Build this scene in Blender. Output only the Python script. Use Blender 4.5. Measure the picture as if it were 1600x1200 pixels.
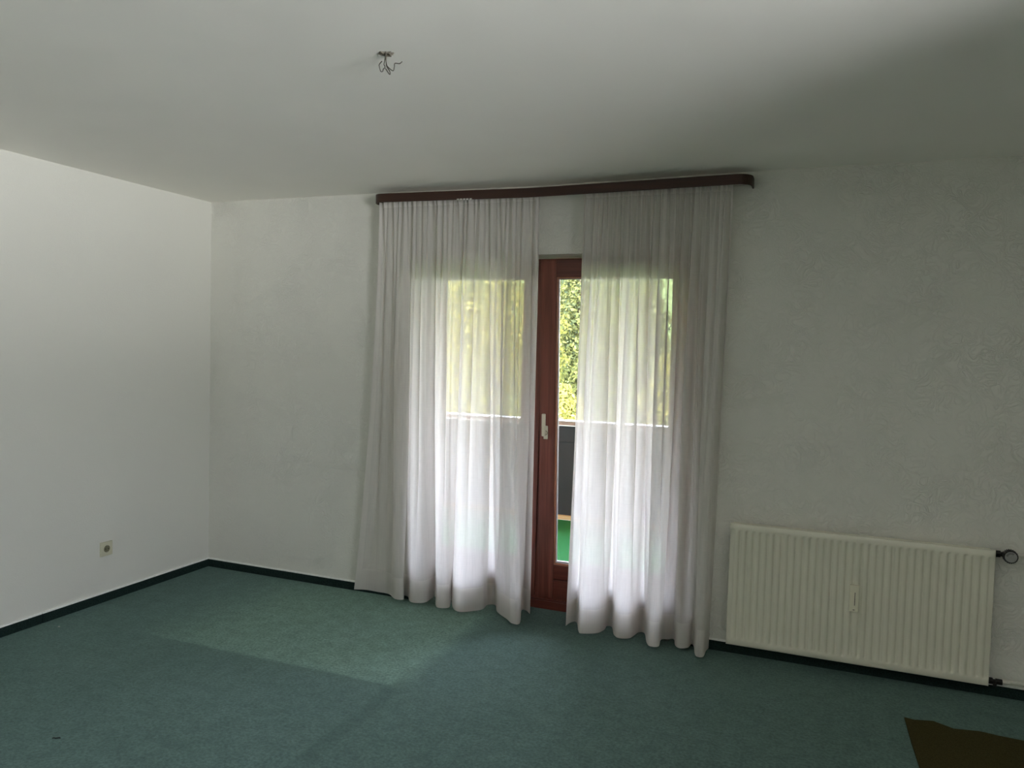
import bpy, bmesh, math, random
from mathutils import Vector, Matrix
for o in list(bpy.data.objects): bpy.data.objects.remove(o, do_unlink=True)
SC = bpy.context.scene
COL = SC.collection
R = math.radians

# ------------------------------------------------------------------ camera
CAM_F, YAW, PITCH, ROLL = 1195.46, 0.377164, 0.0460810, 0.0268626
CAM = Vector((3.863244, -4.117239, 1.562475))
_cy, _sy, _cp, _sp = math.cos(YAW), math.sin(YAW), math.cos(PITCH), math.sin(PITCH)
FWD = Vector((-_sy*_cp, _cy*_cp, -_sp)); _r0 = Vector((_cy, _sy, 0)); _u0 = _r0.cross(FWD)
RGT = math.cos(ROLL)*_r0 + math.sin(ROLL)*_u0
UPV = RGT.cross(FWD)
cd = bpy.data.cameras.new('camera'); cam = bpy.data.objects.new('camera', cd); COL.objects.link(cam)
cd.sensor_width = 36; cd.lens = CAM_F*36/1600; cd.clip_start = .05; cd.clip_end = 500
M = Matrix(((RGT.x, UPV.x, -FWD.x), (RGT.y, UPV.y, -FWD.y), (RGT.z, UPV.z, -FWD.z)))
cam.matrix_world = Matrix.Translation(CAM) @ M.to_4x4()
SC.camera = cam

def at(u, v, axis, val):
    """surveyed point of the photograph on the plane axis = val (real-world metres)"""
    d = FWD + RGT*((u-800)/CAM_F) - UPV*((v-600)/CAM_F)
    return CAM + d*((val-CAM[axis])/d[axis])

# ------------------------------------------------------------------ view, world, sun
SC.view_settings.view_transform = 'Standard'
SC.view_settings.look = 'None'
SC.view_settings.gamma = 1
SC.view_settings.use_curve_mapping = False
SC.view_settings.exposure = 1.52
W = bpy.data.worlds.new('sky'); SC.world = W; W.use_nodes = True
wn = W.node_tree.nodes; wl = W.node_tree.links
bg = wn['Background']
# bright thin overcast: a soft vertical gradient; added glow below the horizon lights the ceiling
wtc = wn.new('ShaderNodeTexCoord'); wsp = wn.new('ShaderNodeSeparateXYZ'); wl.new(wtc.outputs['Generated'], wsp.inputs[0])
wmr = wn.new('ShaderNodeMapRange'); wl.new(wsp.outputs[2], wmr.inputs[0]); wmr.inputs[1].default_value = -1; wmr.inputs[2].default_value = 1
wr = wn.new('ShaderNodeValToRGB'); wl.new(wmr.outputs[0], wr.inputs[0])
e = wr.color_ramp.elements
e[0].position = 0; e[0].color = (2.4, 2.4, 2.35, 1); e[1].position = 1; e[1].color = (.80, .90, 1.12, 1)
for p_, c_ in ((.485, (2.6, 2.6, 2.55)), (.515, (.98, 1.0, 1.0)), (.7, (.93, .98, 1.13))):
    k_ = e.new(p_); k_.color = (*c_, 1)
# sky boosted over the balcony and to the right to push more light indoors
def wrange(sock, a, b, lo, hi):
    m = wn.new('ShaderNodeMapRange'); wl.new(sock, m.inputs[0])
    for i_, v_ in enumerate((a, b, lo, hi)): m.inputs[i_+1].default_value = v_
    return m.outputs[0]
wy = wrange(wsp.outputs[1], .1, .9, 1, 1.65); wx = wrange(wsp.outputs[0], .3, .95, 1, 1.05)
wq = wn.new('ShaderNodeMath'); wq.operation = 'MULTIPLY'; wl.new(wy, wq.inputs[0]); wl.new(wx, wq.inputs[1])
wm = wn.new('ShaderNodeVectorMath'); wm.operation = 'SCALE'; wl.new(wr.outputs[0], wm.inputs[0]); wl.new(wq.outputs[0], wm.inputs['Scale'])
wt = wn.new('ShaderNodeVectorMath'); wt.operation = 'MULTIPLY'; wl.new(wm.outputs[0], wt.inputs[0]); wt.inputs[1].default_value = (1.055, 1.0, 1.09)
wl.new(wt.outputs[0], bg.inputs['Color'])
bg.inputs['Strength'].default_value = 5.0
sd = bpy.data.lights.new('sun', 'SUN'); sd.energy = 3.0; sd.angle = R(.6); sd.color = (1, .95, .84)
sun = bpy.data.objects.new('sun', sd); COL.objects.link(sun)
sun.rotation_euler = Vector((.40, .75, -1.0)).to_track_quat('-Z', 'Y').to_euler()
pd = bpy.data.lights.new('sky_portal', 'AREA'); pd.shape = 'RECTANGLE'; pd.size = 1.66; pd.size_y = 2.06
pd.cycles.is_portal = True
portal = bpy.data.objects.new('sky_portal', pd); COL.objects.link(portal)
portal.location = (2.437, .40, 1.06); portal.rotation_euler = (R(-90), 0, 0)
pd2 = bpy.data.lights.new('added_window_portal', 'AREA'); pd2.shape = 'RECTANGLE'; pd2.size = 2.45; pd2.size_y = 1.2  # sampling portal for the added side window
pd2.cycles.is_portal = True
portal2 = bpy.data.objects.new('added_window_portal', pd2); COL.objects.link(portal2)
portal2.location = (6.02, -3.975, 1.85); portal2.rotation_euler = (R(90), 0, R(90))
try:
    SC.cycles.max_bounces = 16; SC.cycles.diffuse_bounces = 10; SC.cycles.transparent_max_bounces = 24
    SC.cycles.transmission_bounces = 10; SC.cycles.caustics_reflective = False; SC.cycles.caustics_refractive = False
    SC.cycles.sample_clamp_indirect = 6
except Exception: pass

# ------------------------------------------------------------------ materials
def s2l(c):
    return tuple(((x/255)/12.92 if x/255 <= .04045 else ((x/255+.055)/1.055)**2.4) for x in c)
class NT:
    def __init__(s, name):
        s.m = bpy.data.materials.new(name); s.m.use_nodes = True
        s.n = s.m.node_tree.nodes; s.l = s.m.node_tree.links
        s.b = s.n['Principled BSDF']; s.out = s.n['Material Output']
    def new(s, t, **k):
        x = s.n.new(t)
        for a, v in k.items(): setattr(x, a, v)
        return x
    def coord(s, scale=(1, 1, 1), rot=(0, 0, 0)):
        tc = s.new('ShaderNodeTexCoord'); mp = s.new('ShaderNodeMapping')
        mp.inputs['Scale'].default_value = scale; mp.inputs['Rotation'].default_value = rot
        s.l.new(tc.outputs['Object'], mp.inputs['Vector']); return mp.outputs[0]
    def noise(s, vec, scale, detail=3, rough=.5, dist=0):
        x = s.new('ShaderNodeTexNoise'); x.inputs['Scale'].default_value = scale; x.inputs['Detail'].default_value = detail
        x.inputs['Roughness'].default_value = rough; x.inputs['Distortion'].default_value = dist
        s.l.new(vec, x.inputs['Vector']); return x.outputs['Fac']
    def ramp(s, fac, stops):
        x = s.new('ShaderNodeValToRGB'); e = x.color_ramp.elements
        e[0].position, e[0].color = stops[0][0], (*stops[0][1], 1)
        e[1].position, e[1].color = stops[-1][0], (*stops[-1][1], 1)
        for p, c in stops[1:-1]:
            k = e.new(p); k.color = (*c, 1)
        s.l.new(fac, x.inputs[0]); return x.outputs[0]
    def bump(s, h, strength, dist):
        x = s.new('ShaderNodeBump'); x.inputs['Strength'].default_value = strength; x.inputs['Distance'].default_value = dist
        s.l.new(h, x.inputs['Height']); s.l.new(x.outputs[0], s.b.inputs['Normal']); return x
    def math(s, op, a, b=None, clamp=False):
        x = s.new('ShaderNodeMath', operation=op, use_clamp=clamp)
        for i, v in enumerate((a, b)):
            if v is None: continue
            if isinstance(v, (int, float)): x.inputs[i].default_value = v
            else: s.l.new(v, x.inputs[i])
        return x.outputs[0]
    def mix(s, fac, a, b):
        x = s.new('ShaderNodeMix', data_type='RGBA')
        if isinstance(fac, (int, float)): x.inputs[0].default_value = fac
        else: s.l.new(fac, x.inputs[0])
        for i, v in ((6, a), (7, b)):
            if isinstance(v, tuple): x.inputs[i].default_value = (*v, 1)
            else: s.l.new(v, x.inputs[i])
        return x.outputs[2]

def simple(name, rgb, rough=.6, nscale=30, var=.08, bump=0, metal=0, spec=.5):
    t = NT(name); c = s2l(rgb)
    n = t.noise(t.coord(), nscale, 3)
    t.l.new(t.ramp(n, [(.3, tuple(x*(1-var) for x in c)), (.7, tuple(min(1, x*(1+var)) for x in c))]), t.b.inputs['Base Color'])
    t.b.inputs['Roughness'].default_value = rough; t.b.inputs['Metallic'].default_value = metal
    t.b.inputs['Specular IOR Level'].default_value = spec
    if bump: t.bump(n, .4, bump)
    return t.m

def mat_wallpaper(name, rgb, emboss):
    t = NT(name); c = s2l(rgb)
    v = t.coord()
    n1 = t.noise(v, 1.3, 2)
    t.l.new(t.ramp(n1, [(.3, tuple(x*.975 for x in c)), (.7, c)]), t.b.inputs['Base Color'])
    t.b.inputs['Roughness'].default_value = .9; t.b.inputs['Specular IOR Level'].default_value = .2
    # embossed swirls: contour ridges of a strongly distorted noise, plus fine tooth
    sw = t.noise(v, 12, 1.5, .5, 1.6)
    rid = t.math('SINE', t.math('MULTIPLY', sw, 70))
    fine = t.noise(v, 120, 2)
    low = t.noise(v, 3.5, 2)
    rid = t.math('MULTIPLY', rid, t.math('MULTIPLY', low, low))
    h = t.math('ADD', t.math('MULTIPLY', rid, emboss), t.math('MULTIPLY', fine, .25))
    t.bump(h, .7, .0014)
    return t.m
M_WALL_B = mat_wallpaper('embossed_wallpaper', (222, 221, 213), 2.4)
M_WALL = mat_wallpaper('painted_wallpaper', (222, 221, 213), .5)
def mat_ceiling():
    t = NT('ceiling_paint'); c = s2l((250, 247, 240)); v = t.coord()
    n = t.noise(v, .9, 3, .6)
    t.l.new(t.ramp(n, [(.3, tuple(x*.96 for x in c)), (.7, c)]), t.b.inputs['Base Color'])
    t.b.inputs['Roughness'].default_value = .92; t.b.inputs['Specular IOR Level'].default_value = .15
    h = t.math('ADD', t.noise(v, 3.0, 3, .55), t.math('MULTIPLY', t.noise(v, 60, 2), .05))
    t.bump(h, .35, .012)
    return t.m
M_CEIL = mat_ceiling()

def mat_carpet():
    t = NT('green_pile_carpet'); v = t.coord()
    sep = t.new('ShaderNodeSeparateXYZ')
    wob = t.noise(v, 5, 2); wo = t.math('MULTIPLY', t.math('SUBTRACT', wob, .5), .05)
    t.l.new(v, sep.inputs[0]); X = t.math('ADD', sep.outputs[0], wo); Y = t.math('ADD', sep.outputs[1], wo)
    def step(val, edge, wdt):  # 0 below the edge, 1 above it, over wdt
        m = t.new('ShaderNodeMapRange', interpolation_type='SMOOTHSTEP')
        t.l.new(val, m.inputs[0]); m.inputs[1].default_value = edge-wdt/2; m.inputs[2].default_value = edge+wdt/2
        return m.outputs[0]
    inv = lambda f: t.math('SUBTRACT', 1, f)
    # pile laid the other way where furniture stood: north of y=-1.1 and west of x=2.14
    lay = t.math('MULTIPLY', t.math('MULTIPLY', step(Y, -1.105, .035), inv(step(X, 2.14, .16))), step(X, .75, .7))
    lay2 = t.math('MULTIPLY', step(Y, -.86, .05), inv(step(X, .30, .12)))
    crease = t.math('MULTIPLY', t.math('MULTIPLY', step(X, 2.10, .03), inv(step(X, 2.18, .08))),
                    t.math('MULTIPLY', step(Y, -1.85, .2), inv(step(Y, -1.05, .06))))
    band = t.math('MULTIPLY', t.math('MULTIPLY', step(X, .85, .08), inv(step(X, .97, .3))), inv(step(Y, -1.1, .05)))
    big = t.noise(v, 1.7, 3, .6); mid = t.noise(v, 14, 3, .65); fib = t.noise(v, 420, 2, .7)
    pil = t.noise(v, 75, 2, .75)
    base = t.mix(big, s2l((59, 78, 73)), s2l((76, 95, 91)))
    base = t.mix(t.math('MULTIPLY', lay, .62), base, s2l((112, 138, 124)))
    base = t.mix(t.math('MULTIPLY', lay2, .35), base, s2l((40, 54, 50)))
    base = t.mix(t.math('MULTIPLY', crease, .4), base, s2l((40, 56, 52)))
    base = t.mix(t.math('MULTIPLY', band, .15), base, s2l((40, 56, 52)))
    sp = t.math('ADD', t.math('MULTIPLY', pil, .55), t.math('MULTIPLY', fib, .45))
    dark = t.ramp(sp, [(.38, (.35, .35, .35)), (.62, (1.65, 1.65, 1.65))])
    mm = t.new('ShaderNodeMix', data_type='RGBA', blend_type='MULTIPLY'); mm.inputs[0].default_value = .75
    t.l.new(base, mm.inputs[6]); t.l.new(dark, mm.inputs[7])
    m2 = t.new('ShaderNodeMix', data_type='RGBA', blend_type='MULTIPLY'); m2.inputs[0].default_value = .5
    t.l.new(mm.outputs[2], m2.inputs[6]); t.l.new(t.ramp(mid, [(.35, (.68, .68, .68)), (.65, (1.32, 1.32, 1.32))]), m2.inputs[7])
    t.l.new(m2.outputs[2], t.b.inputs['Base Color'])
    t.b.inputs['Roughness'].default_value = 1; t.b.inputs['Specular IOR Level'].default_value = .05
    t.b.inputs['Sheen Weight'].default_value = .4; t.b.inputs['Sheen Roughness'].default_value = .6
    t.b.inputs['Sheen Tint'].default_value = (*s2l((170, 205, 195)), 1)
    t.bump(t.math('ADD', t.math('MULTIPLY', sp, 1.0), t.math('MULTIPLY', mid, .6)), .6, .004)
    return t.m
M_CARPET = mat_carpet()
M_SKIRT = simple('dark_green_carpet_strip', (34, 48, 45), 1, 160, .35, .001, spec=.05)
M_SEAL = simple('pale_sealant', (246, 246, 242), .5, 60, .06)
M_OFFCUT = simple('olive_brown_carpet', (62, 57, 34), 1, 220, .3, .001, spec=.05)

def mat_wood(name, dark, light, rough=.35, axis='z', scale=1):
    t = NT(name)
    sc = {'z': (38, 38, 1.4), 'x': (1.4, 38, 38)}[axis]
    v = t.coord(tuple(k*scale for k in sc))
    n = t.noise(v, 1, 5, .6, .6); n2 = t.noise(v, 6, 2, .5)
    f = t.math('ADD', t.math('MULTIPLY', n, .75), t.math('MULTIPLY', n2, .25))
    t.l.new(t.ramp(f, [(.3, s2l(dark)), (.7, s2l(light))]), t.b.inputs['Base Color'])
    t.b.inputs['Roughness'].default_value = rough
    t.bump(n, .15, .0005)
    return t.m
M_MAHOG = mat_wood('mahogany_upright', (92, 46, 38), (140, 82, 68))
M_MAHOG_H = mat_wood('mahogany_crosswise', (76, 34, 27), (120, 62, 48), axis='x')
M_PELMET = mat_wood('dark_walnut_pelmet', (42, 21, 12), (68, 37, 22), .45, 'x', .8)
M_BEAD = simple('wood_bead_edge', (176, 118, 92), .4, 40, .1)
M_SEALW = simple('glazing_seal', (196, 196, 196), .5, 60, .05)
M_PINE = mat_wood('pine_cladding', (206, 138, 74), (232, 172, 104), .5, 'x', .5)
M_PLASTIC = simple('cream_plastic', (226, 221, 200), .35, 40, .03)
M_SOCK = simple('socket_plastic', (205, 202, 178), .3, 40, .03)
M_DARK = simple('dark_recess', (34, 32, 26), .7, 40, .1)
M_RAD = simple('radiator_enamel', (222, 219, 202), .38, 12, .02)
M_BRASS = simple('blackened_valve_metal', (30, 27, 24), .5, 80, .2, metal=.3)
M_KNOBG = simple('grey_knob_face', (150, 150, 146), .4, 40, .1)
M_PIPE = simple('white_pipe_paint', (214, 212, 202), .4, 30, .04)
M_WIREC = simple('wire_insulation', (70, 66, 58), .5, 60, .15)
M_HOLE = simple('broken_plaster', (120, 115, 102), .9, 150, .35, .002)
M_RAIL = simple('white_track_plastic', (205, 203, 196), .4, 30, .03)
M_PANEL = simple('grey_slate_panel', (30, 29, 33), .8, 9, .14, .002)
M_CAPR = simple('brown_parapet_cap', (128, 104, 92), .5, 20, .1)
M_ALU = simple('bright_aluminium', (236, 238, 240), .3, 30, .03, metal=.2)
M_TURF = simple('green_outdoor_turf', (38, 104, 58), .95, 60, .14, .003, spec=.1)
M_CONC = simple('rendered_facade', (214, 210, 200), .9, 15, .06, .002)

def mat_glass():
    t = NT('window_glass'); t.n.remove(t.b)
    tr = t.new('ShaderNodeBsdfTransparent'); tr.inputs[0].default_value = (.93, .96, .94, 1)
    gl = t.new('ShaderNodeBsdfGlossy'); gl.inputs['Roughness'].default_value = .02
    fr = t.new('ShaderNodeFresnel'); fr.inputs['IOR'].default_value = 1.45
    mx = t.new('ShaderNodeMixShader'); t.l.new(fr.outputs[0], mx.inputs[0])
    t.l.new(tr.outputs[0], mx.inputs[1]); t.l.new(gl.outputs[0], mx.inputs[2]); t.l.new(mx.outputs[0], t.out.inputs[0])
    return t.m
M_GLASS = mat_glass()

def mat_sheer(name, lo, hi, tint=(233, 230, 226)):
    """thin woven voile: holes between threads, threads reflect and let light through"""
    t = NT(name); t.n.remove(t.b)
    uv = t.new('ShaderNodeUVMap'); mp = t.new('ShaderNodeMapping'); mp.inputs['Scale'].default_value = (420, 14, 1)
    t.l.new(uv.outputs[0], mp.inputs[0]); n = t.noise(mp.outputs[0], 1, 3, .6)
    mp2 = t.new('ShaderNodeMapping'); mp2.inputs['Scale'].default_value = (30, 420, 1)
    t.l.new(uv.outputs[0], mp2.inputs[0]); n2 = t.noise(mp2.outputs[0], 1, 2, .6)
    mp3 = t.new('ShaderNodeMapping'); mp3.inputs['Scale'].default_value = (60, 1.6, 1)
    t.l.new(uv.outputs[0], mp3.inputs[0]); n3 = t.noise(mp3.outputs[0], 1, 2, .5)
    f = t.math('ADD', t.math('ADD', t.math('MULTIPLY', n, .45), t.math('MULTIPLY', n2, .2)), t.math('MULTIPLY', n3, .35))
    mr = t.new('ShaderNodeMapRange'); t.l.new(f, mr.inputs[0]); mr.inputs[1].default_value = .36; mr.inputs[2].default_value = .64
    mr.inputs[3].default_value = lo; mr.inputs[4].default_value = hi
    # seen at a slant the threads close up
    lw = t.new('ShaderNodeLayerWeight'); lw.inputs['Blend'].default_value = .35
    cover = t.math('ADD', mr.outputs[0], t.math('MULTIPLY', lw.outputs['Facing'], .25), clamp=True)
    c = (*s2l(tint), 1)
    di = t.new('ShaderNodeBsdfDiffuse'); di.inputs[0].default_value = c
    tl = t.new('ShaderNodeBsdfTranslucent'); tl.inputs[0].default_value = c
    tr = t.new('ShaderNodeBsdfTransparent')
    m1 = t.new('ShaderNodeMixShader'); m1.inputs[0].default_value = .5
    t.l.new(di.outputs[0], m1.inputs[1]); t.l.new(tl.outputs[0], m1.inputs[2])
    m2 = t.new('ShaderNodeMixShader'); t.l.new(cover, m2.inputs[0]); t.l.new(tr.outputs[0], m2.inputs[1]); t.l.new(m1.outputs[0], m2.inputs[2])
    t.l.new(m2.outputs[0], t.out.inputs[0])
    return t.m
M_SHEER = mat_sheer('white_voile', .74, .86)
M_HEM = mat_sheer('white_voile_hem', .90, .97)

def mat_leaf(name, a, b):
    t = NT(name); oi = t.new('ShaderNodeNewGeometry')
    c = t.ramp(oi.outputs['Random Per Island'], [(0, s2l(a)), (1, s2l(b))])
    t.n.remove(t.b)
    di = t.new('ShaderNodeBsdfDiffuse'); tl = t.new('ShaderNodeBsdfTranslucent'); mx = t.new('ShaderNodeMixShader'); mx.inputs[0].default_value = .4
    t.l.new(c, di.inputs[0]); t.l.new(c, tl.inputs[0]); t.l.new(di.outputs[0], mx.inputs[1]); t.l.new(tl.outputs[0], mx.inputs[2])
    t.l.new(mx.outputs[0], t.out.inputs[0]); return t.m
M_LEAFY = mat_leaf('yellow_green_leaves', (84, 94, 52), (178, 168, 88))
M_LEAFG = mat_leaf('mid_green_leaves', (68, 80, 62), (138, 140, 82))
M_BARK = simple('tree_bark', (92, 82, 70), .9, 20, .25, .01)
M_HILL = simple('wooded_hillside', (120, 136, 84), 1, .8, .4, .3, spec=.05)

# ------------------------------------------------------------------ mesh helpers
def obj(name, bm, mat, parent=None, smooth=False, bevel=0, seg=2):
    me = bpy.data.meshes.new(name); bmesh.ops.recalc_face_normals(bm, faces=bm.faces[:]); bm.to_mesh(me); bm.free()
    if smooth:
        for p in me.polygons: p.use_smooth = True
    o = bpy.data.objects.new(name, me); COL.objects.link(o); me.materials.append(mat)
    if parent: o.parent = parent; o.matrix_parent_inverse = parent.matrix_world.inverted() if parent.type != 'EMPTY' else Matrix.Identity(4)
    if bevel:
        b = o.modifiers.new('bevel', 'BEVEL'); b.width = bevel; b.segments = seg; b.limit_method = 'ANGLE'; b.angle_limit = R(40)
    return o
def box(bm, x0, x1, y0, y1, z0, z1):
    vs = [bm.verts.new((x, y, z)) for x in (x0, x1) for y in (y0, y1) for z in (z0, z1)]
    for f in ((0, 1, 3, 2), (4, 6, 7, 5), (0, 4, 5, 1), (2, 3, 7, 6), (0, 2, 6, 4), (1, 5, 7, 3)):
        bm.faces.new([vs[i] for i in f])
def bx(*a):
    bm = bmesh.new(); box(bm, *a); return bm
def cyl(bm, p0, p1, r0, r1=None, n=24, cap=True):
    p0, p1 = Vector(p0), Vector(p1); r1 = r0 if r1 is None else r1
    d = (p1-p0).normalized(); a = d.orthogonal().normalized(); b = d.cross(a)
    A = [bm.verts.new(p0+(a*math.cos(2*math.pi*i/n)+b*math.sin(2*math.pi*i/n))*r0) for i in range(n)]
    B = [bm.verts.new(p1+(a*math.cos(2*math.pi*i/n)+b*math.sin(2*math.pi*i/n))*r1) for i in range(n)]
    for i in range(n): bm.faces.new((A[i], A[(i+1) % n], B[(i+1) % n], B[i]))
    if cap: bm.faces.new(A[::-1]); bm.faces.new(B)
def smoothpts(pts, n):
    """Catmull-Rom through pts"""
    P = [Vector(p) for p in pts]; P = [P[0]*2-P[1]]+P+[P[-1]*2-P[-2]]; out = []
    for i in range(1, len(P)-2):
        for k in range(n):
            t = k/n; a, b, c, d = P[i-1:i+3]
            out.append(.5*((2*b)+(c-a)*t+(2*a-5*b+4*c-d)*t*t+(3*b-a-3*c+d)*t**3))
    out.append(P[-2]); return out
def tube(bm, pts, r, n=10):
    prev = None; ring0 = None; up = None
    for i, p in enumerate(pts):
        d = (pts[min(i+1, len(pts)-1)]-pts[max(i-1, 0)]).normalized()
        if up is None: up = d.orthogonal().normalized()
        a = (up-d*up.dot(d)).normalized(); up = a; b = d.cross(a)
        ring = [bm.verts.new(p+(a*math.cos(2*math.pi*k/n)+b*math.sin(2*math.pi*k/n))*r) for k in range(n)]
        if prev:
            for k in range(n): bm.faces.new((prev[k], prev[(k+1) % n], ring[(k+1) % n], ring[k]))
        else: ring0 = ring
        prev = ring
    bm.faces.new(ring0[::-1]); bm.faces.new(prev)
def thing(name, label, cat, loc=(0, 0, 0), rot=(0, 0, 0), group=None, kind=None):
    o = bpy.data.objects.new(name, None); COL.objects.link(o); o.location = loc; o.rotation_euler = rot
    o.empty_display_size = .1; tag(o, label, cat, group, kind); return o
def tag(o, label, cat, group=None, kind=None):
    if label: o['label'] = label
    if cat: o['category'] = cat
    if group: o['group'] = group
    if kind: o['kind'] = kind
    return o
def struct(name, bm, mat, label=None, cat=None, **k):
    return tag(obj(name, bm, mat, **k), label, cat, kind='structure')

# ------------------------------------------------------------------ the room
XR, YB, H = 5.75, -5.9, 2.5
OX0, OX1, OZ = 1.594, 3.28, 2.101          # door opening in the window wall
WT = .36
struct('floor', bx(-.0, XR, YB, .0, -.1, 0), M_CARPET, 'worn dark green wall-to-wall pile carpet of the empty room', 'carpet')
bm = bmesh.new()
n = 60
def ceil_z(x, y):   # old plaster: sags a little, rolls down slightly towards the window wall
    z = H + .004*math.sin(x*1.7+.4)*math.sin(y*1.3) - .012*math.exp(-((x-2.3)/.9)**2)*math.exp(y/.8)
    return z
g = [[bm.verts.new((XR*i/n, YB*j/n, ceil_z(XR*i/n, YB*j/n))) for j in range(n+1)] for i in range(n+1)]
for i in range(n):
    for j in range(n): bm.faces.new((g[i][j], g[i][j+1], g[i+1][j+1], g[i+1][j]))
top = [bm.verts.new((x, y, H+.25)) for x, y in ((-.3, WT), (XR+.3, WT), (XR+.3, YB-.3), (-.3, YB-.3))]
bm.faces.new(top)
low = [bm.verts.new((v.co.x, v.co.y, H+.02)) for v in top]
for i in range(4): bm.faces.new((top[i], top[(i+1) % 4], low[(i+1) % 4], low[i]))
cl = struct('ceiling', bm, M_CEIL, 'plain white painted plaster ceiling, slightly uneven', 'ceiling', smooth=False)
struct('wall_left', bx(-.3, 0, YB-.3, 0, -.1, H+.05), M_WALL, 'white papered wall on the left with a low socket', 'wall')
bm = bmesh.new()
box(bm, -.3, OX0, 0, WT, -.1, H+.05); box(bm, OX1, XR+.3, 0, WT, -.1, H+.05); box(bm, OX0, OX1, 0, WT, OZ, H+.05)
struct('wall_back', bm, M_WALL_B, 'white wall with embossed swirl wallpaper around the balcony door', 'wall')
WY0, WY1, WZ0, WZ1 = -5.20, -2.75, 1.25, 2.45
bm = bmesh.new()
box(bm, XR, XR+.3, YB-.3, WY0, -.1, H+.05); box(bm, XR, XR+.3, WY1, 0, -.1, H+.05)
box(bm, XR, XR+.3, WY0, WY1, -.1, WZ0); box(bm, XR, XR+.3, WY0, WY1, WZ1, H+.05)
struct('wall_right', bm, M_WALL, 'white side wall right of the viewer with an added, unseen window', 'wall')
struct('wall_front', bx(0, XR, YB-.3, YB, -.1, H+.05), M_WALL, 'white wall behind the viewer', 'wall')
struct('floor_reveal', bx(OX0, OX1, 0, .205, -.1, 0), M_CARPET, 'strip of green carpet running into the door reveal', 'carpet')

def baseboard(name, label, segs):
    """segs: list of (axis, a, b): carpet strips along a wall, 5 cm high"""
    bm = bmesh.new(); bs = bmesh.new()
    for ax, a, b in segs:
        if ax == 'x': box(bm, a, b, -.009, 0, 0, .050); box(bs, a, b, -.007, .0, .0505, .0600)
        else: box(bm, 0, .009, a, b, 0, .050); box(bs, 0, .007, a, b, .0505, .0600)
    o = struct(name, bm, M_SKIRT, label, 'skirting')
    s = obj('sealant_line', bs, M_SEAL, o); s['label'] = 'thin pale paint line above the strip'
    return o
baseboard('baseboard_left', 'dark green carpet skirting strip along the left wall', [('y', YB, -1.236), ('y', -1.231, -.009)])
baseboard('baseboard_back', 'dark green carpet skirting strip along the window wall', [('x', 0, OX0), ('x', OX1, XR)])

# ------------------------------------------------------------------ balcony door (two leaves, right leaf tilted open)
FY = .20                                     # room face of the frame
door = thing('door_1', 'mahogany balcony door with two glazed leaves behind sheer curtains', 'balcony door', (0, 0, 0), kind='structure')
bm = bmesh.new()
box(bm, OX0, 1.650, FY+.012, .285, .055, OZ); box(bm, 3.225, OX1, FY+.012, .285, .055, OZ)
box(bm, 1.650, 3.225, FY+.012, .285, 2.045, OZ); box(bm, 1.650, 3.225, FY+.012, .285, .055, .085)
box(bm, 2.300, 2.372, FY+.012, .285, .085, 2.045)
obj('door_frame', bm, M_MAHOG, door, bevel=.002)
bm = bmesh.new(); box(bm, OX0, OX1, FY-.004, .30, 0, .048); box(bm, OX0, OX1, FY+.004, .30, .048, .056)
obj('threshold', bm, M_MAHOG_H, door, bevel=.0025)
def leaf(name, x0, x1, gx0, gx1, z0, z1, gz0, gz1, rot, label):
    """glazed leaf; local origin at its bottom edge on the room face, room side = -y"""
    e = bpy.data.objects.new(name, None); COL.objects.link(e); e.parent = door; e.location = (0, FY, z0)
    e.rotation_euler = (rot, 0, 0); e['label'] = label
    T = .062; zz = z1-z0; g0, g1 = gz0-z0, gz1-z0; gr = g0-.088
    bm = bmesh.new()
    box(bm, x0, gx0, 0, T, 0, zz); box(bm, gx1, x1, 0, T, 0, zz)
    o1 = obj('stile', bm, M_MAHOG, e, bevel=.003)
    bm = bmesh.new()
    box(bm, gx0, gx1, .001, T, 0, gr-.003); box(bm, gx0, gx1, .001, T, gr+.003, g0); box(bm, gx0, gx1, .012, T, gr-.004, gr+.004)
    box(bm, gx0, gx1, .001, T, g1, zz)
    obj('rail', bm, M_MAHOG_H, e, bevel=.003)
    bm = bmesh.new(); b = .010                # glazing beads with a lighter worn edge
    for (a0, a1, c0, c1) in ((gx0, gx0+b, g0, g1), (gx1-b, gx1, g0, g1), (gx0+b, gx1-b, g0, g0+b), (gx0+b, gx1-b, g1-b, g1)):
        box(bm, a0, a1, .008, .030, c0, c1)
    be = obj('glazing_bead', bm, M_BEAD, e, bevel=.002); be['label'] = 'lighter worn wooden bead around the glass'
    bm = bmesh.new(); c = b+.005
    for (a0, a1, c0, c1) in ((gx0+b, gx0+c, g0+b, g1-b), (gx1-c, gx1-b, g0+b, g1-b), (gx0+c, gx1-c, g0+b, g0+c+.007), (gx0+c, gx1-c, g1-c, g1-b)):
        box(bm, a0, a1, .020, .034, c0, c1)
    obj('seal', bm, M_SEALW, e)
    obj('glass_pane', bx(gx0+b, gx1-b, .031, .0345, g0+b, g1-b), M_GLASS, e)
    return e
leaf('fixed_leaf', 1.622, 2.335, 1.674, 2.222, .070, 2.085, .277, 1.995, 0, 'closed glazed leaf on the left')
tilt = leaf('tilted_leaf', 2.360, 3.238, 2.453, 3.132, .070, 2.085, .277, 1.985, math.asin(.112/1.93), 'right glazed leaf tilted inwards at the top')
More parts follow.
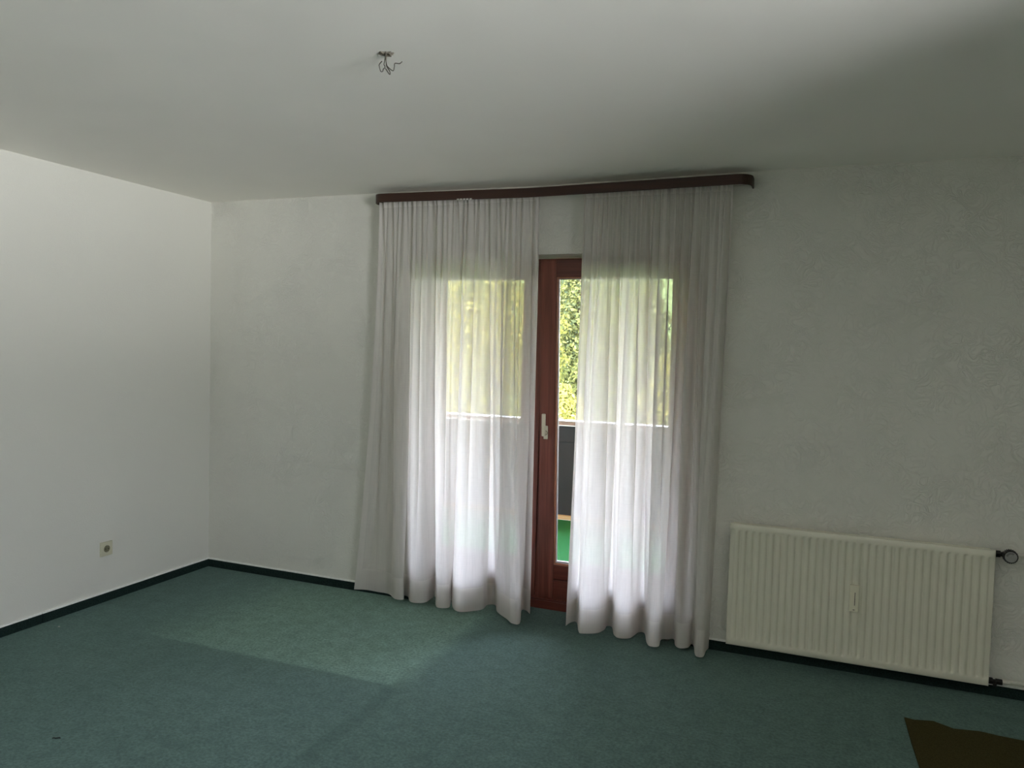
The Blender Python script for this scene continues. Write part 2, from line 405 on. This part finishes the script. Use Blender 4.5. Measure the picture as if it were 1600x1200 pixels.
# handle, pointing up on the tilted leaf
hx, hz = 2.400, 1.075-.070
bm = bmesh.new(); box(bm, hx-.013, hx+.013, -.010, 0, hz-.038, hz+.042)
plate = obj('handle_plate', bm, M_PLASTIC, tilt, bevel=.004, seg=3)
bm = bmesh.new(); cyl(bm, (hx, -.010, hz), (hx, -.040, hz), .011, .010)
obj('handle_neck', bm, M_PLASTIC, tilt, smooth=False)
bm = bmesh.new(); cyl(bm, (hx, -.0102, hz), (hx, -.0135, hz), .0145)
obj('handle_collar', bm, simple('worn_grey_collar', (150, 146, 120), .4), tilt)
bm = bmesh.new(); box(bm, hx-.011, hx+.011, -.052, -.036, hz-.015, hz+.118)
lv = obj('handle', bm, M_PLASTIC, tilt, bevel=.005, seg=3); lv['label'] = 'cream lever handle pointing up'

# invented side window out of view, added to brighten the room with daylight
w2 = thing('added_window', 'unseen mahogany framed window added in the right side wall to brighten the room', 'window', kind='structure')
bm = bmesh.new(); xa, xb = XR+.14, XR+.20
box(bm, xa, xb, WY0, WY1, WZ0, WZ0+.06); box(bm, xa, xb, WY0, WY1, WZ1-.06, WZ1)
for y in (WY0, (WY0+WY1)/2-.03, WY1-.06): box(bm, xa, xb, y, y+.06, WZ0+.06, WZ1-.06)
obj('added_window_frame', bm, M_MAHOG_H, w2)
bm = bmesh.new(); box(bm, xa+.028, xa+.032, WY0+.06, WY1-.06, WZ0+.06, WZ1-.06); obj('glass_pane', bm, M_GLASS, w2)

# ------------------------------------------------------------------ curtain pelmet board with curved ends
pel = thing('curtain_pelmet', 'dark brown curtain pelmet board with rounded ends under the ceiling', 'pelmet')
def pel_top(x):
    return 2.466 + (2.449-2.466)*(x-1.34)/(2.36-1.34) if x < 2.36 else 2.449 + (2.462-2.449)*(x-2.36)/(3.53-2.36)
def pel_path():
    P = []; xl, xr, yf, rr = 1.345, 3.532, -.135, .075
    P.append((xl, -.002))
    for k in range(9):
        a = R(180+90*k/8); P.append((xl+rr+rr*math.cos(a), yf+rr+rr*math.sin(a)))
    for k in range(1, 20): P.append((xl+rr+(xr-xl-2*rr)*k/20, yf))
    for k in range(9):
        a = R(270+90*k/8); P.append((xr-rr+rr*math.cos(a), yf+rr+rr*math.sin(a)))
    P.append((xr, -.002)); return P
PP = pel_path(); bm = bmesh.new(); rings = []
for i, (x, y) in enumerate(PP):
    a = Vector(PP[max(i-1, 0)]); b = Vector(PP[min(i+1, len(PP)-1)]); d = (b-a).normalized(); nrm = Vector((-d.y, d.x))
    th = .008; zt = pel_top(x); zb = zt-.051
    o_, i_ = Vector((x, y)), Vector((x, y))+nrm*th
    rings.append([bm.verts.new((o_.x, o_.y, zb)), bm.verts.new((o_.x, o_.y, zt)), bm.verts.new((i_.x, i_.y, zt)), bm.verts.new((i_.x, i_.y, zb))])
for a, b in zip(rings, rings[1:]):
    for k in range(4): bm.faces.new((a[k], a[(k+1) % 4], b[(k+1) % 4], b[k]))
bm.faces.new(rings[0][::-1]); bm.faces.new(rings[-1])
obj('pelmet_board', bm, M_PELMET, pel, bevel=.0015)
bm = bmesh.new(); box(bm, 1.40, 3.49, -.118, -.010, 2.428, 2.447)
tr_ = obj('curtain_track', bm, M_RAIL, pel); tr_['label'] = 'white curtain track behind the board'
for x in (1.5, 2.4, 3.38): obj('wall_bracket', bx(x-.02, x+.02, -.0095, -.0012, 2.431, 2.445), M_RAIL, pel)
bm = bmesh.new()
for x in (1.925, 1.945, 1.965, 1.985, 2.005): box(bm, x-.006, x+.006, -.142, -.132, pel_top(x)-.056, pel_top(x)-.047)
cp = obj('track_clip', bm, M_RAIL, pel); cp['label'] = 'short run of white plastic clips showing below the board'

# ------------------------------------------------------------------ sheer curtains
HEM_L = [(553.5, 921), (572, 921), (589.5, 922), (607, 928), (617.6, 937), (631, 937.5), (634, 927), (638.5, 931), (641, 939), (652, 942), (666, 941), (680, 933),
         (681, 945), (686, 949), (702, 948), (705, 938), (708, 951), (718, 956), (738, 954), (754, 951), (761.6, 945), (774, 946), (777, 957), (792, 967), (800, 973),
         (812, 973), (815, 955), (822, 955), (828, 960)]
HEM_R = [(884, 979), (892, 973), (901, 972), (904, 986), (909, 990), (932, 990.5), (943.7, 985), (948, 978), (956, 979), (959.5, 992), (967, 998), (983, 998.5),
         (991.5, 993), (998, 987.5), (1007, 988.7), (1010.5, 1005), (1016, 1011), (1029, 1011), (1033, 999), (1044, 998), (1053, 998), (1055, 1009), (1062.6, 1014),
         (1075, 1013), (1080, 1007), (1084, 1010), (1086, 1022), (1092, 1026), (1099, 1025.5), (1103, 1018), (1107, 1014)]
def curtain(name, label, hem, xt0, xt1, wpow, seed, bundle=None):
    rnd = random.Random(seed); HZ = .022
    pts = [at(u, v, 2, HZ) for u, v in hem]
    for p in pts: p.y = min(p.y, .10 if 1.66 < p.x < 3.22 else -.018)   # behind the folds the cloth dips into the door reveal
    pts = smoothpts(pts, 24)
    L = [0.0]
    for a, b in zip(pts, pts[1:]): L.append(L[-1]+(b-a).length)
    NS = 760; bot = []; j = 0
    for i in range(NS+1):
        s = L[-1]*i/NS
        while j < len(L)-2 and L[j+1] < s: j += 1
        k = (s-L[j])/max(1e-9, L[j+1]-L[j]); bot.append(pts[j].lerp(pts[j+1], k))
    ks = [(rnd.uniform(30, 34), rnd.uniform(0, 6.28)), (rnd.uniform(49, 57), rnd.uniform(0, 6.28)), (rnd.uniform(13, 16), rnd.uniform(0, 6.28))]
    km = [(rnd.uniform(12, 15), rnd.uniform(0, 6.28)), (rnd.uniform(23, 28), rnd.uniform(0, 6.28))]
    NT_ = 90; ZT = 2.422
    bm = bmesh.new(); uvl = bm.loops.layers.uv.new('UVMap')
    grid = []
    def pos(s, t, i):
        # top: gathered pleats hanging from the track
        xs = s if bundle is None else (s if s < bundle[0] else bundle[0]+(s-bundle[0]))
        xt = xt0+(xt1-xt0)*xs
        g_ = math.sin(ks[0][0]*2*math.pi*s+ks[0][1])*.007+math.sin(ks[1][0]*2*math.pi*s+ks[1][1])*.003+math.sin(ks[2][0]*2*math.pi*s+ks[2][1])*.007
        yt = -.082+g_
        b = bot[i]; w = t**wpow; wy = t**.85
        x = xt*(1-w)+b.x*w; y = yt*(1-wy)+b.y*wy
        mid = math.sin(math.pi*min(1, t*1.05))
        drift = .35*math.sin(2.2*t+seed)
        y += mid*(.018*math.sin(km[0][0]*6.283*s+km[0][1]+drift)+.008*math.sin(km[1][0]*6.283*s+km[1][1]-drift))
        eg = min(1, s/.05, (1-s)/.05)
        x += eg*mid*(.015*math.sin(km[0][0]*6.283*s+km[0][1]+1.3+drift)+.006*math.sin(km[1][0]*6.283*s+km[1][1]+1.9-drift))
        z = ZT+(HZ-ZT)*t
        if t > .99: z += .004*math.sin(31*s+seed)
        return Vector((x, min(y, .11 if (1.64 < x < 3.24 and z < 2.0) else -.012), z))
    for i in range(NS+1):
        s = i/NS; grid.append([bm.verts.new(pos(s, jj/NT_, i)) for jj in range(NT_+1)])
    for i in range(NS):
        for jj in range(NT_):
            f = bm.faces.new((grid[i][jj], grid[i+1][jj], grid[i+1][jj+1], grid[i][jj+1])); f.smooth = True
            for lp, (a, b) in zip(f.loops, ((i, jj), (i+1, jj), (i+1, jj+1), (i, jj+1))):
                lp[uvl].uv = (a/NS*L[-1]/3.0, b/NT_)
    # header tape and hems are the same cloth folded over: a second layer 2 mm behind
    me = bpy.data.meshes.new(name); bm.to_mesh(me); bm.free(); me.materials.append(M_SHEER)
    o = bpy.data.objects.new(name, me); COL.objects.link(o); tag(o, label, 'curtain', 'sheer curtains at the balcony door')
    def strip(nm, i0, i1, t0, t1, nt, lab=None):
        bm = bmesh.new(); uvl = bm.loops.layers.uv.new('UVMap'); G = []
        for i in range(i0, i1+1):
            row = []
            for k in range(nt+1):
                t = t0+(t1-t0)*k/nt; p = pos(i/NS, t, i); p.y -= .0022 if nm != 'hem_stitching' else .0035; row.append(bm.verts.new(p))
            G.append(row)
        for i in range(i1-i0):
            for k in range(nt):
                f = bm.faces.new((G[i][k], G[i+1][k], G[i+1][k+1], G[i][k+1])); f.smooth = True
                for lp, (a, b) in zip(f.loops, ((i, k), (i+1, k), (i+1, k+1), (i, k+1))):
                    lp[uvl].uv = ((a+i0)/NS*L[-1]/3.0, t0+(t1-t0)*b/nt)
        me = bpy.data.meshes.new(nm); bm.to_mesh(me); bm.free(); me.materials.append(M_HEM)
        c = bpy.data.objects.new(nm, me); COL.objects.link(c); c.parent = o
        if lab: c['label'] = lab
    strip('bottom_hem', 0, NS, .946, .9995, 6, 'denser doubled hem along the bottom')
    strip('hem_stitching', 0, NS, .9435, .9462, 1, 'raised stitched line above the hem')
    strip('header_tape', 0, NS, 0, .014, 2, 'gathered header tape')
    strip('side_hem', 0, 12, .014, .953, 60, 'narrow doubled edge')
    strip('side_hem', NS-12, NS, .014, .953, 60, 'narrow doubled edge')
    return o
curtain('sheer_curtain', 'left white sheer curtain hanging in loose folds on the socket side', HEM_L, 1.372, 2.402, 1.9, 3)
curtain('sheer_curtain', 'right white sheer curtain hanging in loose folds beside the radiator', HEM_R, 2.655, 3.440, 1.1, 8)

# ------------------------------------------------------------------ radiator
RX0, RX1, RZ0, RZ1, RY = 3.492, 4.660, .076, .704, -.100
rad = thing('radiator', 'cream ribbed panel radiator low on the wall right of the curtains', 'radiator', (RX0, 0, RZ0))
RW, RH = RX1-RX0, RZ1-RZ0
bm = bmesh.new(); nr = 34; per = (RW-.036)/nr
def rib(x, z):
    if x < .018 or x > RW-.018: return 0
    ph = ((x-.018) % per)/per
    d = 1 if .30 < ph < .62 else (ph/.30 if ph <= .30 else (1-ph)/.38)
    d = max(0, min(1, d)); d = d*d*(3-2*d)
    e = min(1, max(0, (z-.030)/.012)); e2 = min(1, max(0, (RH-.030-z)/.010))
    return -.0100*(1-d)*e*e2
xs = [0, .003]; k = 0
x = .018
for i in range(nr):
    for q in (0, .10, .2, .30, .46, .62, .75, .87): xs.append(.018+(i+q)*per)
xs += [RW-.018, RW-.003, RW]
zs = [0, .003, .028, .032, .036, .042, .10, .3, .5, RH-.042, RH-.036, RH-.031, RH-.027, RH-.003, RH]
def edge(x, z):
    return .003*((x < .001 or x > RW-.001) or (z < .001 or z > RH-.001))
G = [[bm.verts.new((x, RY-rib(x, z)+edge(x, z), z)) for z in zs] for x in xs]
for i in range(len(xs)-1):
    for j in range(len(zs)-1):
        f = bm.faces.new((G[i][j], G[i+1][j], G[i+1][j+1], G[i][j+1])); f.smooth = True
# close the panel behind
bk = {}
def back(i, j):
    if (i, j) not in bk: c = G[i][j].co; bk[(i, j)] = bm.verts.new((c.x, RY+.016, c.z))
    return bk[(i, j)]
nx, nz = len(xs)-1, len(zs)-1
for i in range(nx):
    bm.faces.new((G[i][0], back(i, 0), back(i+1, 0), G[i+1][0])); bm.faces.new((G[i][nz], G[i+1][nz], back(i+1, nz), back(i, nz)))
for j in range(nz):
    bm.faces.new((G[0][j], G[0][j+1], back(0, j+1), back(0, j))); bm.faces.new((G[nx][j], back(nx, j), back(nx, j+1), G[nx][j+1]))
obj('front_panel', bm, M_RAD, rad)
bm = bmesh.new(); box(bm, .012, RW-.012, RY+.050, RY+.064, .004, RH-.004)
obj('rear_panel', bm, M_RAD, rad, bevel=.003)
bm = bmesh.new()
for i in range(60):
    x = .03+(RW-.06)*i/59; box(bm, x-.0012, x+.0012, RY+.017, RY+.049, .05, RH-.03)
fn = obj('convector_fins', bm, M_RAD, rad)
for x in (.16, RW-.16):
    for z in (.14, RH-.14): obj('wall_bracket', bx(x-.018, x+.018, RY+.064, -.0012, z-.02, z+.02), M_RAD, rad)
# heat meter
a0 = at(1328, 913, 1, RY-.008); a1 = at(1341, 956, 1, RY-.008)
mt = thing('heat_cost_meter', 'small white heat meter strip with dark slit on the radiator front', 'meter', (a0.x, RY, a1.z))
mw, mh = a1.x-a0.x, a0.z-a1.z
bm = bmesh.new(); box(bm, .001, mw-.001, -.002, .0065, .001, mh-.001)
obj('back_plate', bm, M_PLASTIC, mt, bevel=.001)
bm = bmesh.new(); box(bm, 0, mw, -.018, -.002, 0, mh); obj('casing', bm, M_PLASTIC, mt, bevel=.003, seg=3)
bm = bmesh.new(); box(bm, mw*.57-.0014, mw*.57+.0014, -.0186, -.0176, mh*.24, mh*.73); s_ = obj('reading_slit', bm, M_DARK, mt); s_['label'] = 'thin black vertical slit'
bm = bmesh.new(); box(bm, mw*.5-.004, mw*.5+.004, -.0186, -.0176, mh*.06, mh*.085); obj('seal_notch', bm, M_DARK, mt)

# valves and pipes
VY = -.062
c0 = at(1556, 865, 1, VY); ck = at(1579, 870, 1, -.105)
va = thing('thermostat_valve', 'black radiator valve with round grey knob at the top right corner', 'valve', (RX1, VY, c0.z))
bm = bmesh.new(); cyl(bm, (-.012, 0, 0), (.048, 0, 0), .010); cyl(bm, (.006, 0, 0), (.024, 0, 0), .017, n=6); cyl(bm, (.034, 0, 0), (.062, 0, 0), .013)
cyl(bm, (.060, .004, -.004), (.060, -.022, -.006), .014)
obj('valve_body', bm, M_BRASS, va, bevel=.001)
kx, kz = ck.x-RX1, ck.z-c0.z
bm = bmesh.new(); cyl(bm, (kx, -.020, kz), (kx, -.052, kz), .0275, .0285, n=40)
for k in range(22):
    a = 2*math.pi*k/22; cyl(bm, (kx+.0285*math.cos(a), -.020, kz+.0285*math.sin(a)), (kx+.0285*math.cos(a), -.050, kz+.0285*math.sin(a)), .0022, n=6)
kn = obj('knob', bm, M_BRASS, va)
bm = bmesh.new(); cyl(bm, (kx, -.052, kz), (kx, -.0545, kz), .0245, .0235, n=40)
fc = obj('knob_face', bm, M_KNOBG, va, bevel=.001); fc['label'] = 'grey round face of the knob'
bm = bmesh.new()
for k in range(7):
    a = R(60+k*17); cyl(bm, (kx+.013*math.cos(a), -.0546, kz+.013*math.sin(a)), (kx+.0215*math.cos(a), -.0546, kz+.0215*math.sin(a)), .0011, n=6)
obj('knob_ridges', bm, M_BRASS, va)
p1 = at(1592, 868, 1, -.045)
tp = thing('supply_pipe', 'white heating pipe leading right from the upper radiator valve', 'pipe', (0, 0, 0))
bm = bmesh.new(); tube(bm, smoothpts([(RX1+.058, VY+.004, c0.z), (RX1+.075, VY+.02, c0.z), (RX1+.10, -.034, p1.z), (XR+.01, -.034, p1.z)], 10), .008)
obj('pipe_run', bm, M_PIPE, tp, smooth=True)
b0 = at(1552, 1064, 1, VY)
vb = thing('return_valve', 'black lower radiator valve near the skirting', 'valve', (RX1, VY, b0.z))
bm = bmesh.new(); cyl(bm, (-.012, 0, 0), (.060, 0, 0), .009); cyl(bm, (.0, 0, .0), (.022, 0, 0), .016, n=6); cyl(bm, (.034, 0, 0), (.060, 0, 0), .0145, n=6)
cyl(bm, (.032, 0, 0), (.032, -.0, -.022), .008)
obj('valve_body', bm, M_BRASS, vb, bevel=.001)
bp = thing('return_pipe', 'white heating pipe leading right just above the skirting', 'pipe', (0, 0, 0))
bm = bmesh.new(); tube(bm, smoothpts([(RX1+.050, VY, b0.z), (RX1+.09, VY+.008, b0.z), (RX1+.14, -.045, b0.z), (XR+.01, -.045, b0.z)], 10), .010)
obj('pipe_run', bm, M_PIPE, bp, smooth=True)

# ------------------------------------------------------------------ wall socket on the left wall
so = thing('wall_socket', 'cream square power socket low on the left wall', 'socket', (0, -.829, .316), (0, 0, R(90)))
# local x runs along the wall, local -y points into the room
S = .041
bm = bmesh.new(); box(bm, -S, S, -.010, 0, -S*1.04, S*1.04); obj('cover_frame', bm, M_SOCK, so, bevel=.003, seg=3)
bm = bmesh.new(); n_ = 36; ring = []
for r_, y_ in ((.0255, -.0102), (.0255, -.0118), (.0215, -.0118), (.0200, .004), (.0, .004)):
    if r_ == 0: break
    ring.append([bm.verts.new((r_*math.cos(2*math.pi*k/n_), y_, r_*math.sin(2*math.pi*k/n_))) for k in range(n_)])
for a, b in zip(ring, ring[1:]):
    for k in range(n_): bm.faces.new((a[k], a[(k+1) % n_], b[(k+1) % n_], b[k]))
obj('socket_rim', bm, M_SOCK, so)
bm = bmesh.new(); cyl(bm, (0, -.0104, 0), (0, -.0112, 0), .0205, n=36); obj('socket_well', bm, simple('socket_well_shade', (120, 116, 92), .5), so)
bm = bmesh.new()
for dx in (-.0095, .0095): cyl(bm, (dx, -.0112, 0), (dx, -.0122, 0), .003)
obj('pin_hole', bm, M_DARK, so)
M_CLIP = simple('clip_metal', (160, 158, 150), .35, metal=.6)
for dz in (-.0185, .0185): obj('earth_clip', bx(-.0025, .0025, -.0145, -.0112, dz-.003, dz+.003), M_CLIP, so)

# ------------------------------------------------------------------ ceiling outlet with loose wires
WY = -1.953
hole = thing('ceiling_wire_outlet', 'bare wires hanging from a rough hole in the ceiling', 'wires', (0, 0, 0))
def wpt(u, v, dy=0): return at(u, v, 1, WY+dy)
hc = at(602, 84, 2, ceil_z(2.54, WY)-.001)
cz = ceil_z(hc.x, hc.y)
rnd = random.Random(5); bm = bmesh.new(); ctr = bm.verts.new((hc.x, hc.y, cz+.004)); rim = []; out_ = []
for k in range(28):
    a = 2*math.pi*k/28; q = 1+rnd.uniform(-.25, .3)
    rim.append(bm.verts.new((hc.x+.014*q*math.cos(a)+.002, hc.y+.012*q*math.sin(a), cz-.003-rnd.uniform(0, .003))))
    out_.append(bm.verts.new((hc.x+.026*q*math.cos(a)+.002, hc.y+.020*q*math.sin(a), cz+.001)))
for k in range(28):
    bm.faces.new((ctr, rim[k], rim[(k+1) % 28])); bm.faces.new((rim[k], out_[k], out_[(k+1) % 28], rim[(k+1) % 28]))
obj('broken_plaster_rim', bm, M_HOLE, hole)
wires = [
 [(602, 84, 0), (602, 88, .002), (601, 96, .006), (600, 100.5, .008), (601.6, 105, .006), (599, 108, .0), (598, 111.4, -.004), (595, 111.4, -.008), (593, 105, -.01), (592.6, 101, -.012), (596.8, 95.5, -.014)],
 [(603, 84, 0), (603, 93, -.004), (604, 100.5, -.006), (606.5, 105, -.004), (614, 110.6, .0), (616, 105, .002), (617, 99, .004), (624, 99.4, .006), (628.6, 96.2, .01)],
 [(603.5, 84, 0), (603, 93, .006), (603.6, 101, .006), (605, 105, .004), (608.8, 111, .003), (609.5, 115.5, .002), (608, 115.5, 0), (602.4, 107, -.003)]]
for w in wires:
    bm = bmesh.new(); P = [wpt(u, v, d) for u, v, d in w]; P[0].z = cz+.003
    tube(bm, smoothpts(P, 6), .0016, 8); obj('loose_wire', bm, M_WIREC, hole, smooth=True)
for k, (u, v) in enumerate(((594, 82), (611, 89))):     # torn plaster ends / old clip
    q = at(u, v, 2, cz-.004); bm = bmesh.new(); cyl(bm, (hc.x, hc.y, cz-.004), (q.x, q.y, cz-.002), .0042, .0022, n=8)
    obj('cable_stub', bm, simple('brown_cable_sheath', (78, 72, 58), .7), hole)
# small crack mark on the ceiling beside the outlet is part of the paint: fine raised scratch
q0, q1 = at(632, 113, 2, cz), at(654, 112.5, 2, cz)

# ------------------------------------------------------------------ carpet offcut, lower right
poly = [(1413, 1121), (1428, 1125), (1458, 1127), (1490, 1139), (1530, 1143), (1560, 1150), (1600, 1158)]
pts = [at(u, v, 2, .004) for u, v in poly]
e1 = pts[-1].copy(); pts.append(Vector((5.05, e1.y-.005, .004))); pts.append(Vector((5.05, -1.25, .004)))
pts += [at(1462, 1290, 2, .004), at(1437, 1200, 2, .004), at(1424, 1160, 2, .004)]
bm = bmesh.new(); a = [bm.verts.new((p.x, p.y, .0005)) for p in pts]; b = [bm.verts.new((p.x, p.y, .006)) for p in pts]
bm.faces.new(b); bm.faces.new(a[::-1])
for i in range(len(a)): bm.faces.new((a[i], a[(i+1) % len(a)], b[(i+1) % len(a)], b[i]))
tag(obj('carpet_offcut', bm, M_OFFCUT), 'olive brown carpet piece on the floor in the lower right corner', 'carpet piece')
# little raised scraps of pile and fluff lying on the carpet
for nm, lab, u, v, ln, rot, rgb in (('lint_scrap', 'dark thread scrap on the carpet near the lower left corner', 88, 1153, .030, .5, (26, 36, 34)),
                                     ('lint_scrap', 'pale fluff fleck on the carpet midway along the left', 92, 979, .010, .2, (170, 176, 168)),
                                     ('lint_scrap', 'pale fluff fleck on the lighter patch of carpet left of the curtain', 424, 962, .016, 1.0, (120, 144, 134))):
    c = at(u, v, 2, .003); bm = bmesh.new()
    P = [Vector((c.x+ln*(k/5-.5)*math.cos(rot), c.y+ln*(k/5-.5)*math.sin(rot)+.003*math.sin(k*2), .003)) for k in range(6)]
    tube(bm, P, .0022, 6); tag(obj(nm, bm, simple('fluff', rgb, .9)), lab, 'lint', 'lint on the carpet')

# ------------------------------------------------------------------ balcony
BY = 2.60
struct('balcony_slab', bx(-2.5, 6.6, WT, BY+.2, -.25, -.012), M_CONC, 'concrete balcony slab under the green turf', 'balcony floor')
tag(obj('artificial_turf', bx(-1.4, 5.4, WT, BY-.03, -.012, .0), M_TURF), 'bright green outdoor turf mat covering the balcony floor', 'turf')
struct('outer_sill', bx(OX0, OX1, .285, .42, -.012, .045), M_CONC, 'pale outer sill of the balcony door', 'sill')
pa = thing('balcony_parapet', 'grey panelled balcony parapet with brown cap beyond the turf', 'parapet', (0, BY, 0))
bm = bmesh.new()
for i in range(8): box(bm, -1.7+i*.92+.004, -1.7+(i+1)*.92-.004, .010, .040, .02, .715)
obj('lower_panel', bm, M_PANEL, pa)
bm = bmesh.new(); box(bm, -1.7, 5.66, -.004, .040, .715, .870); obj('upper_panel', bm, M_PANEL, pa, bevel=.003)
bm = bmesh.new(); box(bm, -1.7, 5.66, -.035, .075, .872, .912); obj('cap_rail', bm, M_CAPR, pa, bevel=.004)
bm = bmesh.new(); box(bm, -1.7, 5.66, -.040, -.030, .868, .876); box(bm, -1.7, 5.66, -.040, .080, .911, .917); obj('cap_trim', bm, M_ALU, pa)['label'] = 'bright metal edges of the cap'
bm = bmesh.new(); box(bm, -1.7, 5.66, -.030, .010, 0, .036); obj('base_batten', bm, mat_wood('pale_batten', (172, 142, 98), (204, 174, 128), .6, 'x', .5), pa, bevel=.003)['label'] = 'light wooden batten along the floor'
for x in (-1.6, .6, 2.9, 5.2): obj('post', bx(x-.03, x+.03, .042, .10, -.2, .87), M_PANEL, pa)
# side walls and wooden roof over the balcony
struct('wall_balcony_left', bx(-1.72, -1.5, WT, BY+.1, -.012, 2.46), M_CONC, 'rendered side wall at the left end of the balcony', 'wall')
struct('wall_balcony_right', bx(5.5, 5.72, WT, BY+.1, -.012, 2.46), M_CONC, 'rendered side wall at the right end of the balcony', 'wall')
ro = thing('balcony_roof', 'pine clad roof over the balcony with a front beam', 'roof', (0, 0, 0), kind='structure')
bm = bmesh.new()
for i in range(22):
    y0 = WT+i*.118
    box(bm, -1.72, 5.72, y0+.002, y0+.116, 2.46, 2.48)
obj('cladding', bm, M_PINE, ro)
bm = bmesh.new(); box(bm, -1.72, 5.72, BY-.02, BY+.10, 2.225, 2.46); obj('front_beam', bm, M_PINE, ro, bevel=.005)
bm = bmesh.new(); box(bm, -2.0, 6.0, WT-.3, BY+.7, 2.76, 2.80); box(bm, -2.0, 6.0, WT, BY+.35, 2.482, 2.76); obj('roof_deck', bm, M_CONC, ro)

# ------------------------------------------------------------------ trees and hillside outside
def crown_mesh(name, seed, lobes, nleaf, size, mat):
    rnd = random.Random(seed); vs = []; fs = []
    tot = sum(l[3]**2 for l in lobes)
    for (lx, ly, lz, lr) in lobes:
        for _ in range(int(nleaf*lr*lr/tot)):
            d = Vector((rnd.gauss(0, 1), rnd.gauss(0, 1), rnd.gauss(0, 1))).normalized()
            r = lr*(rnd.random()**.28)*(1+.12*math.sin(d.x*7+seed)*math.sin(d.z*6))
            c = Vector((lx, ly, lz))+d*r
            nrm = (d+Vector((rnd.gauss(0, .5), rnd.gauss(0, .5), rnd.gauss(0, .5)+.3))).normalized()
            a = nrm.orthogonal().normalized(); b = nrm.cross(a); an = rnd.random()*6.28
            u = a*math.cos(an)+b*math.sin(an); w = nrm.cross(u); s = size*rnd.uniform(.6, 1.3)
            k = len(vs); vs += [c-u*s, c-w*s*.45+nrm*s*.1, c+u*s, c+w*s*.45+nrm*s*.1]; fs.append((k, k+1, k+2, k+3))
    me = bpy.data.meshes.new(name); me.from_pydata([tuple(v) for v in vs], [], fs); me.materials.append(mat); return me
def lobes(seed, n, R_, H_):
    rnd = random.Random(seed)
    return [(0, 0, H_*.6, R_*.75)]+[(rnd.uniform(-1, 1)*R_*.65, rnd.uniform(-1, 1)*R_*.65, H_*(.25+.75*rnd.random()), R_*rnd.uniform(.35, .6)) for _ in range(n)]
def tree_lobes(seed, hw, ch):      # crown hw wide either side, ch tall, standing on z = 0
    rnd = random.Random(seed); L_ = []
    n_ = max(6, int(ch/hw*5))
    for k in range(n_):
        f = (k+.5)/n_; pr = math.sin(math.pi*min(.97, f*.86+.10))**.7
        a = k*2.4+rnd.uniform(-.4, .4); r = hw*rnd.uniform(.34, .50)*(.55+.45*pr); q = max(0, hw*pr-r)*rnd.uniform(.8, 1)
        L_.append((q*math.cos(a), q*math.sin(a), r+f*(ch-2*r), r))
        if k % 2 == 0: L_.append((0, 0, r+f*(ch-2*r), hw*.62*pr))
    return L_
def hill_z(x, y): return -6.2+max(0, y-26)*.27*(1-.55*min(1, max(0, (x+14)/12)))+.9*math.sin(x*.21+y*.1)*min(1, y/40)+.5*math.sin(x*.5-y*.3)
trees = [  # px across the photo, distance, top height, half width, crown, label
 (880, 15, .95, .62, M_LEAFY, 'small rounded yellow-green bush tree in the clear glass gap just beyond the parapet'),
 (725, 21, 5.2, 1.0, M_LEAFY, 'yellow-green tree seen through the left half of the left curtain'),
 (835, 23, 5.4, 1.1, M_LEAFY, 'yellow-green tree seen beside the door stile through the left curtain'),
 (950, 22, 5.0, 1.1, M_LEAFG, 'mid-green tree seen through the left half of the right curtain'),
 (1040, 19, 1.6, .75, M_LEAFY, 'low yellow-green tree seen through the right half of the right curtain'),
 (640, 31, 7.2, 1.7, M_LEAFG, 'mid-green tree beyond the left edge of the left curtain'),
 (775, 32, 7.5, 1.6, M_LEAFY, 'tall yellow-green tree through the middle of the left curtain'),
 (900, 33, 7.6, 1.6, M_LEAFG, 'tall mid-green tree filling the top of the clear glass gap'),
 (1010, 31, 5.0, 1.5, M_LEAFG, 'mid-green tree through the middle of the right curtain'),
 (700, 47, 10.0, 2.9, M_LEAFG, 'distant green tree on the slope behind the left curtain'),
 (860, 48, 10.4, 2.8, M_LEAFY, 'distant yellow-green tree on the slope behind the door stile'),
 (980, 46, 8.0, 2.4, M_LEAFG, 'distant green tree on the slope behind the right curtain'),
]
for k, (u, dist, top_, hw, cm, lab) in enumerate(trees):
    d = at(u, 600, 1, 1.0)-CAM; d.z = 0; d.normalize(); p = CAM+d*dist
    gz = hill_z(p.x, p.y); ht = top_-gz
    t_ = thing('leafy_tree', lab, 'tree', (p.x, p.y, gz), (0, 0, k*1.1), 'trees beyond the balcony')
    ch = min(ht*.8, (top_-(1.3-.11*dist))*1.15)
    c = bpy.data.objects.new('crown', crown_mesh('crown', k+1, tree_lobes(k+1, hw, ch), 11000, .0030*dist+.012, cm)); COL.objects.link(c); c.parent = t_; c.location = (0, 0, ht-ch)
    bm = bmesh.new(); cyl(bm, (0, 0, -.4), (0, 0, ht*.7), .11*hw, .04*hw, n=10)
    cyl(bm, (0, 0, ht*.4), (.4*hw, .15*hw, ht*.75), .05*hw, .02*hw, n=8); cyl(bm, (0, 0, ht*.45), (-.35*hw, -.2*hw, ht*.8), .05*hw, .02*hw, n=8)
    obj('trunk', bm, M_BARK, t_)
bm = bmesh.new(); n = 50; G = []
rnd = random.Random(9)
for i in range(n+1):
    row = []
    for j in range(n+1):
        x = -75+130*i/n; y = 4+96*j/n
        z = hill_z(x, y)
        row.append(bm.verts.new((x, y, z)))
    G.append(row)
for i in range(n):
    for j in range(n): bm.faces.new((G[i][j], G[i+1][j], G[i+1][j+1], G[i][j+1]))
struct('hillside', bm, M_HILL, 'green wooded slope rising behind the trees', 'hillside', smooth=True)
